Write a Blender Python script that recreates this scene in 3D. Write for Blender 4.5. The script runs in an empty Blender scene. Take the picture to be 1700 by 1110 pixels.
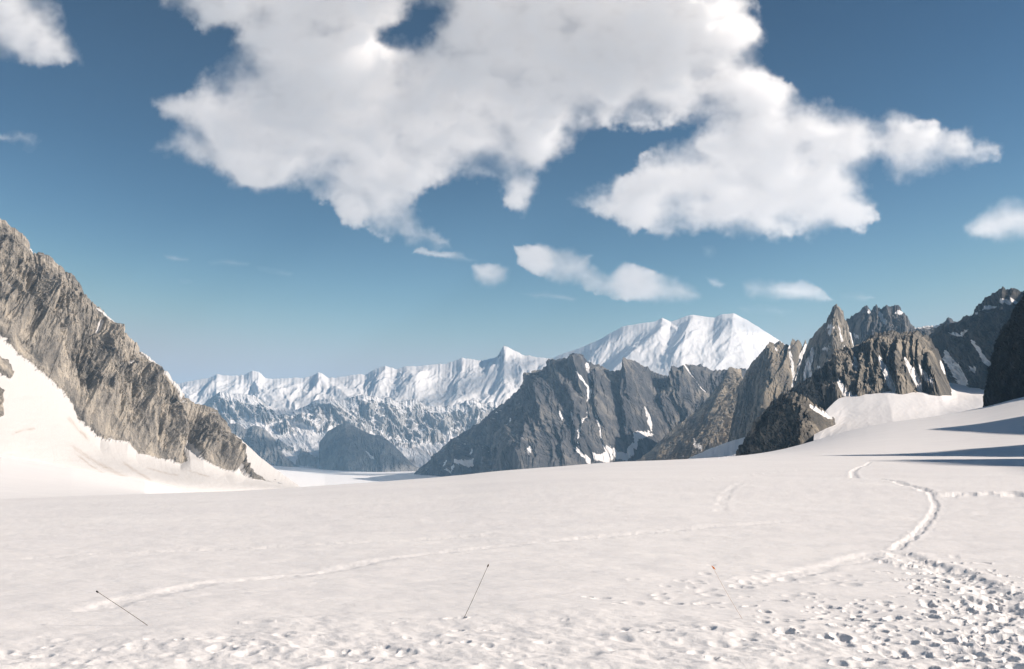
import bpy, math, random
import numpy as np
from mathutils import Vector

# ------------------------------------------------------------------ camera, sky, sun
scene = bpy.context.scene
F = 1598.0                      # focal length in photo pixels (photo 1700 x 1110)
PITCH = math.atan(195.0 / F)
EYE = 1.65
cam_d = bpy.data.cameras.new("camera"); cam = bpy.data.objects.new("camera", cam_d)
scene.collection.objects.link(cam)
cam.location = (0, 0, EYE); cam.rotation_euler = (math.pi / 2 + PITCH, 0, 0)
cam_d.sensor_width = 36.0; cam_d.lens = F / 1700 * 36.0
cam_d.clip_start = 0.1; cam_d.clip_end = 120000
scene.camera = cam

SUN_AZ, SUN_EL = math.radians(96), math.radians(31)
world = bpy.data.worlds.new("World"); scene.world = world; world.use_nodes = True
wn = world.node_tree.nodes; wl = world.node_tree.links
bg = wn["Background"]
sky = wn.new("ShaderNodeTexSky"); sky.sky_type = 'NISHITA'; sky.sun_disc = False
sky.sun_elevation = SUN_EL; sky.sun_rotation = SUN_AZ
sky.altitude = 2200; sky.air_density = 1.0; sky.dust_density = 0.2; sky.ozone_density = 1.6
# deepen the sky's blue overhead the way colour film records it (one curve per channel, same for every ray)
sp = wn.new("ShaderNodeSeparateColor"); cb = wn.new("ShaderNodeCombineColor"); wl.new(sky.outputs[0], sp.inputs[0])
for ch, (cap, g, k) in enumerate(((3.05, 3.2, 0.185), (4.0, 2.6, 0.160), (5.4, 2.3, 0.112))):
    a1 = wn.new("ShaderNodeMath"); a1.operation = 'SMOOTH_MIN'; a1.inputs[1].default_value = cap; a1.inputs[2].default_value = 1.2
    a2 = wn.new("ShaderNodeMath"); a2.operation = 'POWER'; a2.inputs[1].default_value = g
    a3 = wn.new("ShaderNodeMath"); a3.operation = 'MULTIPLY'; a3.inputs[1].default_value = k
    wl.new(sp.outputs[ch], a1.inputs[0]); wl.new(a1.outputs[0], a2.inputs[0]); wl.new(a2.outputs[0], a3.inputs[0]); wl.new(a3.outputs[0], cb.inputs[ch])
wl.new(cb.outputs[0], bg.inputs[0])
bg.inputs[1].default_value = 0.065
sun_d = bpy.data.lights.new("sun", 'SUN'); sun_o = bpy.data.objects.new("sun", sun_d)
scene.collection.objects.link(sun_o)
sun_d.energy = 5.0; sun_d.angle = math.radians(0.5); sun_d.color = (1.0, 0.877, 0.762)
SUNV = Vector((math.cos(SUN_EL) * math.sin(SUN_AZ), math.cos(SUN_EL) * math.cos(SUN_AZ), math.sin(SUN_EL)))
sun_o.rotation_euler = SUNV.to_track_quat('Z', 'Y').to_euler()
scene.view_settings.view_transform = 'Standard'; scene.view_settings.look = 'None'
scene.view_settings.exposure = 0.46; scene.view_settings.gamma = 1.0
scene.render.engine = 'CYCLES'
cy = scene.cycles
cy.max_bounces = 14; cy.diffuse_bounces = 3; cy.glossy_bounces = 2; cy.transmission_bounces = 2
cy.volume_bounces = 10; cy.transparent_max_bounces = 64
cy.use_denoising = True; cy.caustics_reflective = False; cy.caustics_refractive = False

# ------------------------------------------------------------------ numpy helpers
def _h(ix, iy, seed):
    n = (ix.astype(np.int64) * 374761393 + iy.astype(np.int64) * 668265263 + seed * 974634777) & 0xFFFFFFFF
    n = ((n ^ (n >> 13)) * 1274126177) & 0xFFFFFFFF
    n = (n ^ (n >> 16)) & 0xFFFF
    return n.astype(np.float32) * np.float32(2 * math.pi / 65536)

def perlin(x, y, seed=0):
    x = np.asarray(x, np.float64); y = np.asarray(y, np.float64)
    x0 = np.floor(x); y0 = np.floor(y); fx = (x - x0).astype(np.float32); fy = (y - y0).astype(np.float32)
    ix = x0.astype(np.int64); iy = y0.astype(np.int64)
    u = fx * fx * fx * (fx * (fx * 6 - 15) + 10); v = fy * fy * fy * (fy * (fy * 6 - 15) + 10)
    def g(dx, dy):
        a = _h(ix + dx, iy + dy, seed); return np.cos(a) * (fx - dx) + np.sin(a) * (fy - dy)
    a = g(0, 0); b = g(1, 0); c = g(0, 1); d = g(1, 1)
    return 1.5 * ((a + (b - a) * u) * (1 - v) + (c + (d - c) * u) * v)

def fbm(x, y, o=4, seed=0, gain=0.5):
    r = 0; amp = 1.0; t = 0
    for k in range(o):
        r = r + amp * perlin(x * 2 ** k + 17.3 * k, y * 2 ** k + 9.1 * k, seed + k); t += amp; amp *= gain
    return r / t * 1.4

def ridged(x, y, o=3, seed=0, gain=0.5):
    r = 0; amp = 1.0; t = 0
    for k in range(o):
        r = r + amp * (1 - 2.2 * np.abs(perlin(x * 2 ** k + 5.7 * k, y * 2 ** k + 3.3 * k, seed + k))); t += amp; amp *= gain
    return r / t

def sstep(a, b, x):
    t = np.clip((x - a) / (b - a), 0, 1); return t * t * (3 - 2 * t)

CT, ST = math.cos(PITCH), math.sin(PITCH)
def ray(px, py):
    xc = (np.asarray(px, float) - 850) / F; yc = (555 - np.asarray(py, float)) / F
    return xc, CT - yc * ST, ST + yc * CT
def P(px, py, d):
    X, Y, Z = ray(px, py); k = np.asarray(d, float) / Y
    return np.stack([X * k, Y * k, Z * k + EYE], -1)
def pix(p):
    X = p[..., 0]; Y = p[..., 1]; Z = p[..., 2] - EYE
    f = Y * CT + Z * ST; u = -Y * ST + Z * CT; f = np.where(f < 1e-3, 1e-3, f)
    return 850 + F * X / f, 555 - F * u / f

def seg_dist(PX, PY, poly, closed=False):
    """distance to a polyline and the fraction along it"""
    best = np.full(PX.shape, 1e9, np.float32); frac = np.zeros(PX.shape, np.float32)
    pts = [np.array(p[:2], float) for p in poly]
    if closed: pts = pts + [pts[0]]
    n = len(pts) - 1
    for i in range(n):
        a, b = pts[i], pts[i + 1]; e = b - a; L = max(e @ e, 1e-9)
        t = np.clip(((PX - a[0]) * e[0] + (PY - a[1]) * e[1]) / L, 0, 1)
        d = np.hypot(PX - a[0] - t * e[0], PY - a[1] - t * e[1])
        m = d < best
        best = np.where(m, d, best); frac = np.where(m, (i + t) / n, frac)
    return best, frac

def sdf(PX, PY, poly):
    d, _ = seg_dist(PX, PY, poly, True)
    ins = np.zeros(PX.shape, bool); n = len(poly)
    for i in range(n):
        x1, y1 = poly[i][:2]; x2, y2 = poly[(i + 1) % n][:2]
        if y1 == y2: continue
        c = ((y1 > PY) != (y2 > PY)) & (PX < (x2 - x1) * (PY - y1) / (y2 - y1) + x1)
        ins ^= c
    return np.where(ins, d, -d)

def grid_mesh(name, V, mat, wrap=False, attrs=None, smooth=True, keep=None):
    """V: (rows, cols, 3) -> one mesh object"""
    R, C = V.shape[:2]
    idx = np.arange(R * C).reshape(R, C)
    if wrap: idx = np.concatenate([idx, idx[:, :1]], 1)
    q = np.stack([idx[:-1, :-1], idx[:-1, 1:], idx[1:, 1:], idx[1:, :-1]], -1).reshape(-1, 4)
    if keep is not None: q = q[keep.reshape(-1)]
    return raw_mesh(name, V.reshape(-1, 3), q, mat, attrs, smooth)

def raw_mesh(name, V, q, mat, attrs=None, smooth=True):
    me = bpy.data.meshes.new(name)
    me.vertices.add(len(V)); me.vertices.foreach_set("co", np.ascontiguousarray(V, np.float32).ravel())
    k = q.shape[1]; nq = len(q)
    me.loops.add(nq * k); me.loops.foreach_set("vertex_index", np.ascontiguousarray(q, np.int32).ravel())
    me.polygons.add(nq)
    me.polygons.foreach_set("loop_start", np.arange(0, nq * k, k, dtype=np.int32))
    try: me.polygons.foreach_set("loop_total", np.full(nq, k, np.int32))
    except Exception: pass
    me.update(calc_edges=True)
    me.polygons.foreach_set("use_smooth", np.full(nq, smooth, bool))
    for an, av in (attrs or {}).items():
        a = me.attributes.new(an, 'FLOAT', 'POINT'); a.data.foreach_set("value", np.ascontiguousarray(av, np.float32).ravel())
    if mat: me.materials.append(mat)
    me.validate()
    o = bpy.data.objects.new(name, me); scene.collection.objects.link(o)
    return o

def tag(o, label=None, cat=None, group=None, kind=None):
    for k, v in (("label", label), ("category", cat), ("group", group), ("kind", kind)):
        if v: o[k] = v
    return o

# ------------------------------------------------------------------ materials
class NT:
    def __init__(s, name):
        s.m = bpy.data.materials.new(name); s.m.use_nodes = True
        s.n = s.m.node_tree.nodes; s.l = s.m.node_tree.links
        s.b = s.n["Principled BSDF"]; s.out = s.n["Material Output"]
    def new(s, t, **k):
        x = s.n.new(t)
        for a, b in k.items(): setattr(x, a, b)
        return x
    def link(s, a, b): s.l.new(a, b)
    def noise(s, vec, scale, detail=5, rough=0.55, dist=0.0):
        x = s.new("ShaderNodeTexNoise"); x.inputs["Scale"].default_value = scale
        x.inputs["Detail"].default_value = detail; x.inputs["Roughness"].default_value = rough
        x.inputs["Distortion"].default_value = dist; s.link(vec, x.inputs["Vector"]); return x.outputs["Fac"]
    def ramp(s, fac, stops):
        r = s.new("ShaderNodeValToRGB"); e = r.color_ramp.elements
        while len(e) < len(stops): e.new(0.5)
        for i, (p, c) in enumerate(stops):
            e[i].position = p; e[i].color = (*c, 1) if len(c) == 3 else c
        s.link(fac, r.inputs[0]); return r.outputs[0]
    def mix(s, fac, a, b):
        x = s.new("ShaderNodeMix"); x.data_type = 'RGBA'
        if isinstance(fac, (int, float)): x.inputs[0].default_value = fac
        else: s.link(fac, x.inputs[0])
        for i, v in ((6, a), (7, b)):
            if isinstance(v, tuple): x.inputs[i].default_value = (*v, 1)
            else: s.link(v, x.inputs[i])
        return x.outputs[2]
    def mapping(s, vec, scale, rot=(0, 0, 0)):
        x = s.new("ShaderNodeMapping"); x.inputs["Scale"].default_value = scale; x.inputs["Rotation"].default_value = rot
        s.link(vec, x.inputs[0]); return x.outputs[0]
    def math(s, op, a, b=None, c=None):
        x = s.new("ShaderNodeMath", operation=op)
        for i, v in enumerate((a, b, c)):
            if v is None: continue
            if isinstance(v, (int, float)): x.inputs[i].default_value = v
            else: s.link(v, x.inputs[i])
        return x.outputs[0]

SNOW = (0.77, 0.75, 0.74)
def rock_mat(name, px, cols, rot=0.0, streak=1.0, bump=0.6, snow=SNOW):
    """px: metres per photo pixel at the mountain; cols: dark, mid, light rock"""
    t = NT(name); co = t.new("ShaderNodeTexCoord").outputs["Object"]
    s1 = t.mapping(co, (1 / (22 * px), 1 / (22 * px), 1 / (70 * px)), (0, rot, 0))
    s2 = t.mapping(co, (1 / (6 * px), 1 / (6 * px), 1 / (22 * px)), (0, rot, 0))
    n1 = t.noise(s1, 1.0, 5, 0.6, 0.4); n2 = t.noise(s2, 1.0, 6, 0.65, 0.3)
    n3 = t.noise(t.mapping(co, (1 / (2.2 * px),) * 3), 1.0, 3, 0.7)
    f = t.math('ADD', t.math('MULTIPLY', n1, 0.5), t.math('ADD', t.math('MULTIPLY', n2, 0.3), t.math('MULTIPLY', n3, 0.2)))
    n0 = t.noise(t.mapping(co, (1 / (75 * px), 1 / (75 * px), 1 / (120 * px))), 1.0, 3, 0.5, 0.6)
    f = t.math('ADD', f, t.math('MULTIPLY', t.math('SUBTRACT', n0, 0.5), 0.45))
    rock = t.ramp(f, [(0.36, cols[0]), (0.5, cols[1]), (0.64, cols[2])])
    at = t.new("ShaderNodeAttribute", attribute_name="snow").outputs["Fac"]
    sn = t.math('ADD', at, t.math('MULTIPLY', t.math('SUBTRACT', n3, 0.5), 0.7))
    sn = t.math('ADD', sn, t.math('MULTIPLY', t.math('SUBTRACT', n2, 0.5), 0.4))
    mr = t.new("ShaderNodeMapRange"); mr.inputs[1].default_value = 0.44; mr.inputs[2].default_value = 0.56; t.link(sn, mr.inputs[0]); sn = mr.outputs[0]
    dirt = t.new("ShaderNodeAttribute", attribute_name="dirt").outputs["Fac"]
    dm = t.math('MULTIPLY', dirt, t.ramp(n2, [(0.35, (0, 0, 0)), (0.7, (1, 1, 1))]))
    snowc = t.mix(dm, snow, (0.36, 0.30, 0.25))
    t.link(t.mix(sn, rock, snowc), t.b.inputs["Base Color"])
    t.b.inputs["Roughness"].default_value = 0.85
    t.b.inputs["Specular IOR Level"].default_value = 0.25
    bp = t.new("ShaderNodeBump"); bp.inputs["Strength"].default_value = bump; bp.inputs["Distance"].default_value = 2.2 * px
    inv = t.math('SUBTRACT', 1.0, t.math('MULTIPLY', sn, 0.92))
    t.link(t.math('MULTIPLY', t.math('ADD', n2, n3), inv), bp.inputs["Height"]); t.link(bp.outputs[0], t.b.inputs["Normal"])
    return t.m

def snow_mat():
    t = NT("snow"); co = t.new("ShaderNodeTexCoord").outputs["Object"]
    n1 = t.noise(t.mapping(co, (0.05, 0.09, 0.05)), 1.0, 5, 0.6); n2 = t.noise(t.mapping(co, (5.0, 9.0, 5.0)), 1.0, 5, 0.65)
    n3 = t.noise(co, 60.0, 3, 0.7)
    c = t.mix(t.ramp(n1, [(0.3, (0, 0, 0)), (0.7, (1, 1, 1))]), (0.80, 0.785, 0.785), (0.86, 0.845, 0.835))
    t.link(c, t.b.inputs["Base Color"]); t.b.inputs["Roughness"].default_value = 0.7
    t.b.inputs["Specular IOR Level"].default_value = 0.2
    bp = t.new("ShaderNodeBump"); bp.inputs["Strength"].default_value = 0.5; bp.inputs["Distance"].default_value = 0.03
    t.link(t.math('ADD', n2, t.math('MULTIPLY', n3, 0.3)), bp.inputs["Height"]); t.link(bp.outputs[0], t.b.inputs["Normal"])
    return t.m

def plain_mat(name, c1, c2, scale, rough=0.6):
    t = NT(name); co = t.new("ShaderNodeTexCoord").outputs["Object"]
    t.link(t.mix(t.noise(co, scale, 4, 0.6), c1, c2), t.b.inputs["Base Color"]); t.b.inputs["Roughness"].default_value = rough
    return t.m

# ------------------------------------------------------------------ snow field (one sheet to the horizon)
CREST = [(-900, 842, 380), (-300, 836, 380), (0, 830, 380), (200, 823, 400), (400, 815, 420), (500, 809, 420), (600, 802, 420), (680, 796, 420),
         (760, 790, 430), (815, 783, 450), (942, 773, 480), (1013, 767, 520), (1119, 763, 580), (1154, 761, 620), (1225, 757, 700),
         (1260, 753, 720), (1306, 745, 740), (1353, 731, 760), (1401, 716, 780), (1464, 702, 800), (1560, 690, 820),
         (1637, 676, 840), (1700, 657, 850), (1900, 620, 850), (2600, 560, 850)]
def az_of(px, py=760):
    X, Y, Z = ray(px, py); return np.arctan2(X, Y)
c_az = np.array([float(az_of(p[0], p[1])) for p in CREST])
c_el = []
for p in CREST:
    X, Y, Z = ray(p[0], p[1]); c_el.append(float(Z / math.hypot(X, Y)))
c_R = np.array([p[2] for p in CREST], float); c_ze = EYE + c_R * np.array(c_el)

t_az = np.radians(np.arange(-60, 60, 0.1)); _k = np.exp(-0.5 * (np.arange(-30, 31) / 9.0) ** 2); _k /= _k.sum()
def _smooth(v):
    v = np.interp(t_az, c_az, v); return np.convolve(np.pad(v, 30, mode='edge'), _k, 'valid')
t_R = _smooth(c_R); t_ze = EYE + t_R * _smooth((c_ze - EYE) / c_R)
f_px = [-900, -520, 0, 120, 242, 303, 400, 470, 540, 620]
f_az = np.array([float(az_of(p, 780)) for p in f_px]); f_z = np.array([14, 10, -3, -17, -36, -52, -72, -98, -122, -132.0]); f_w = np.array([1, 1, 1, 1, 1, 0.9, 0.6, 0.3, 0.1, 0.0])
_tgt = _smooth((c_ze - EYE) / c_R)
def ground_base(r, az):
    R = np.interp(az, t_az, t_R); ze = np.interp(az, t_az, t_ze)
    up = sstep(math.radians(-4), math.radians(24), az); r0 = 0.0; p = 1.5 + 1.7 * up
    q = np.minimum(r / R, 1)
    z = ze * q ** p
    far0 = np.interp(az, f_az, f_z); far = far0 - 6 * sstep(3000, 9000, r)
    s0 = p * ze / R; s1 = -0.10
    x = np.maximum(r - R, 0); w = 90.0
    z = z + np.where(x < w, s0 * x + (s1 - s0) * x * x / (2 * w), s0 * w / 2 + s1 * w / 2 + s1 * (x - w))
    k = 12.0                                        # smooth floor
    h = np.clip(0.5 + 0.5 * (z - far) / k, 0, 1)
    wl_ = np.interp(az, f_az, f_w); zl = ze + (far - ze) * sstep(0, 1, (r - R) / 720.0)
    zb = far + (z - far) * h + k * h * (1 - h) * 0.5; zb = zb + (zl - zb) * wl_
    return np.where(r > R, zb, z)

_r = np.geomspace(60, 2500, 260)
for _i in range(6):
    _g = (ground_base(_r[:, None] + 0 * t_az[None], t_az[None] + 0 * _r[:, None]) - EYE) / _r[:, None]
    _e = np.max(np.where(_r[:, None] < 1.12 * t_R[None], _g, -9), axis=0)
    t_ze = t_ze + (_tgt - _e) * t_R * 0.8

def on_ground(px, py):
    """first point of the smooth snow surface met by the ray of a pixel"""
    X, Y, Z = [float(a) for a in ray(px, py)]
    H = math.hypot(X, Y); az = math.atan2(X, Y); el = Z / H
    r = np.geomspace(3, 20000, 6000); g = (ground_base(r, np.full_like(r, az)) - EYE) / r
    i = int(np.argmax(g >= el)) if (g >= el).any() else int(np.argmax(g))
    rr = r[i]
    return np.array([rr * math.sin(az), rr * math.cos(az), float(ground_base(np.array([rr]), np.array([az]))[0])])

fine = np.radians(np.arange(-32.5, 32.5, 0.045))
outer = []; a = math.degrees(fine[-1]); st = 0.1
while a + st < 327.4:
    a += st; outer.append(a); st = min(st * 1.25, 3.0) if a < 180 else max(min(3.0, (327.5 - a) * 0.2), 0.1)
AZ = np.concatenate([fine, np.radians(outer)])
rs = [0.3]
while rs[-1] < 30000:
    r = rs[-1]; rs.append(r + max(min(r * r / 2637 * (0.6 if 7 < r < 15 else 1.15), 0.02 * r), 0.016 if r > 7 else 0.05))
RR = np.array(rs)
R2, A2 = np.meshgrid(RR, AZ, indexing='ij')
GX = R2 * np.sin(A2); GY = R2 * np.cos(A2)
azw = np.where(A2 > math.pi, A2 - 2 * math.pi, A2)
GZ = ground_base(R2, azw)
n_near = int(np.searchsorted(RR, 400))
x = GX[:n_near]; y = GY[:n_near]; r_ = R2[:n_near]
wob = fbm(x / 2.5, y / 2.5, 3, 5)
rough = sstep(11.5, 8.6, r_ + 1.2 * wob)
sk = x + 0.35 * y
h = 0.016 * fbm(sk / 0.9, y / 0.5, 4, 11) * sstep(120, 15, r_)
h = h + rough * (0.020 * fbm(sk / 0.42, y / 0.40, 3, 21) - 0.022 * np.abs(fbm(sk / 0.6, y / 0.5, 3, 23)) + 0.008 * fbm(sk / 0.16, y / 0.14, 3, 31))
h = h + 0.035 * fbm(x / 3.0, y / 1.1, 4, 41) * sstep(150, 20, r_)
h = h + 0.20 * fbm(x / 45.0, y / 26.0, 3, 51) * sstep(8, 60, r_) * sstep(400, 250, r_)
h = h + 0.07 * fbm(x / 14.0, y / 5.0, 3, 52) * sstep(8, 40, r_) * sstep(400, 250, r_)

rng = np.random.default_rng(7)
def trail(pxs, width, depth, broken=0.0, seed=0, rim=0.4):
    """a boot-worn trench along a path given by the spots of snow it crosses"""
    global h
    w = [on_ground(*p)[:2] for p in pxs]
    fine_w = []
    for i in range(len(w) - 1):
        for k in range(6): fine_w.append(w[i] + (w[i + 1] - w[i]) * k / 6)
    fine_w.append(w[-1])
    for i in range(1, len(fine_w) - 1):
        fine_w[i] = fine_w[i] * 0.5 + (fine_w[i - 1] + fine_w[i + 1]) * 0.25
    fw = np.array(fine_w); lo = fw.min(0) - 3 * width - 1; hi = fw.max(0) + 3 * width + 1
    m = (x > lo[0]) & (x < hi[0]) & (y > lo[1]) & (y < hi[1])
    xs, ys = x[m], y[m]
    wob_ = width * 0.35 * fbm(xs / (width * 2.2), ys / (width * 2.2), 3, 300 + seed)
    d, f = seg_dist(xs, ys, [tuple(q) for q in fw]); d = d + wob_
    prof = -depth * np.exp(-(d / (width * 0.5)) ** 4) + rim * depth * np.exp(-((d - width * 0.85) / (width * 0.35)) ** 2)
    lump = depth * 0.55 * fbm(xs / (width * 0.55), ys / (width * 0.45), 3, 400 + seed) * np.exp(-(d / width) ** 2)
    k = 1.0
    if broken: k = sstep(-0.25, 0.35, fbm(xs / 2.2, ys / 1.6, 2, 500 + seed) + 0.3 - broken)
    e = sstep(0, 0.06, f) * sstep(1, 0.94, f)
    h[m] += (prof + lump) * k * e

PD = np.zeros_like(h); PR = np.zeros_like(h)
def pits(pts, rad, dep):
    """boot prints: sunken ovals with a raised crumbly rim"""
    da = math.radians(0.045)
    for (cx, cy), R, D in zip(pts, rad, dep):
        rc = math.hypot(cx, cy); ac = math.atan2(cx, cy); ext = 2.4 * R
        i0, i1 = np.searchsorted(RR, [rc - ext, rc + ext]); i1 = min(i1, n_near)
        j0 = int((ac - ext / rc - fine[0]) / da); j1 = int((ac + ext / rc - fine[0]) / da) + 1
        j0 = max(j0, 0); j1 = min(j1, len(fine))
        if i1 <= i0 or j1 <= j0: continue
        dx = x[i0:i1, j0:j1] - cx; dy = y[i0:i1, j0:j1] - cy
        th = rng.uniform(0, math.pi); c, s = math.cos(th), math.sin(th); el = rng.uniform(1.0, 1.7)
        d = np.hypot((c * dx + s * dy) / el, (c * dy - s * dx)) / R
        D = D * 0.75
        PD[i0:i1, j0:j1] = np.minimum(PD[i0:i1, j0:j1], -D * np.exp(-d ** 3))
        PR[i0:i1, j0:j1] = np.maximum(PR[i0:i1, j0:j1], 0.28 * D * np.exp(-((d - 1.4) / 0.4) ** 2))

def along(pxs, n, spread):
    w = np.array([on_ground(*p)[:2] for p in pxs]); L = np.r_[0, np.cumsum(np.hypot(*np.diff(w, axis=0).T))]
    s = rng.uniform(0, L[-1], n)
    return np.stack([np.interp(s, L, w[:, 0]), np.interp(s, L, w[:, 1])], 1) + rng.normal(0, spread, (n, 2))

main_path = [(1482, 914), (1500, 901), (1522, 885), (1538, 866), (1550, 850), (1553, 838), (1545, 822), (1528, 814), (1505, 807), (1475, 798), (1445, 794), (1419, 791), (1415, 783), (1424, 776), (1450, 766)]
trail(main_path[:8], 0.17, 0.024, 0, 1, 0.2)
trail(main_path[6:], 0.42, 0.055, 0, 9, 0.2)
trail([(1482, 914), (1510, 926), (1540, 938), (1580, 952), (1620, 968), (1660, 990), (1690, 1030)], 0.4, 0.04, 0, 2, 0.3)
trail([(1482, 914), (1430, 930), (1365, 940), (1328, 950), (1270, 962), (1200, 978), (1120, 996)], 0.4, 0.018, 0.1, 3)
trail([(0, 929), (200, 918), (400, 909), (600, 900), (760, 890), (830, 885)], 0.36, 0.026, 0.0, 4, 0.2)
trail([(110, 1024), (230, 990), (340, 968), (500, 955), (640, 930), (770, 912), (900, 900), (1050, 885), (1200, 872), (1350, 862)], 0.36, 0.019, 0.0, 5, 0.2)
trail([(1195, 850), (1198, 832), (1212, 815), (1240, 798)], 0.3, 0.016, 0.2, 6)
trail([(1566, 826), (1600, 823), (1650, 822), (1700, 822)], 0.35, 0.06, 0.0, 7)
trail([(1150, 800), (1250, 786), (1340, 779)], 0.5, 0.03, 0.3, 8)
pw = along([(1520, 928), (1580, 955), (1640, 985), (1690, 1040), (1690, 1110)], 300, 0.45)
pits(pw, rng.uniform(.028, .065, 300), rng.uniform(.015, .075, 300))
pw = along([(1640, 985), (1590, 1040), (1560, 1108)], 170, 0.5)
pits(pw, rng.uniform(.028, .065, 170), rng.uniform(.02, .08, 170))
pw = along([(1330, 990), (1430, 1030), (1560, 1100)], 130, 0.55)
pits(pw, rng.uniform(.028, .065, 130), rng.uniform(.01, .04, 130))
pw = along([(20, 1075), (400, 1080), (850, 1075), (1300, 1060), (1500, 1060)], 150, 0.6)
pits(pw, rng.uniform(.03, .08, 150), rng.uniform(.006, .028, 150))
pw = along([(1100, 1000), (1200, 975), (1330, 950)], 60, 0.5)
pits(pw, rng.uniform(.05, .10, 60), rng.uniform(.01, .03, 60))
pw = along(main_path[:8], 40, 0.10); pits(pw, rng.uniform(.04, .08, 40), rng.uniform(.01, .03, 40))
pw = along([(1580, 824), (1700, 822)], 26, 0.3); pits(pw, rng.uniform(.1, .2, 26), rng.uniform(.05, .12, 26))
pw = np.array([on_ground(1678, 822)[:2], on_ground(1684, 825)[:2], on_ground(1690, 820)[:2], on_ground(1676, 826)[:2]])
pits(pw, [.3, .3, .22, .22], [.28, .28, .2, .2])
pw = np.array([on_ground(1304, 1046)[:2], on_ground(1308, 1050)[:2]]); pits(pw, [.065, .05], [.08, .05])
pw = np.array([on_ground(750, 1028)[:2], on_ground(764, 1028)[:2], on_ground(760, 1045)[:2]]); pits(pw, [.05, .05, .05], [.04, .05, .04])
GZ[:n_near] += h + np.where(PD < -0.006, PD, PR + PD)
snow_field = grid_mesh("snow_field", np.stack([GX, GY, GZ], -1), snow_mat(), wrap=True)
tag(snow_field, "trodden white glacier snow rising gently to the right", "snow field", None, "structure")

# ------------------------------------------------------------------ mountains: lofted from crest to foot, ribs and gullies displaced
def sample(curve, ns):
    c = np.array([p[:3] for p in curve], float)
    if len(curve[0]) > 3: s = np.array([p[3] for p in curve], float)
    else:
        L = np.r_[0, np.cumsum(np.hypot(np.diff(c[:, 0]), np.diff(c[:, 1])))]; s = L / L[-1]
    t = np.linspace(0, 1, ns)
    return np.stack([np.interp(t, s, c[:, k]) for k in range(3)], -1)

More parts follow.
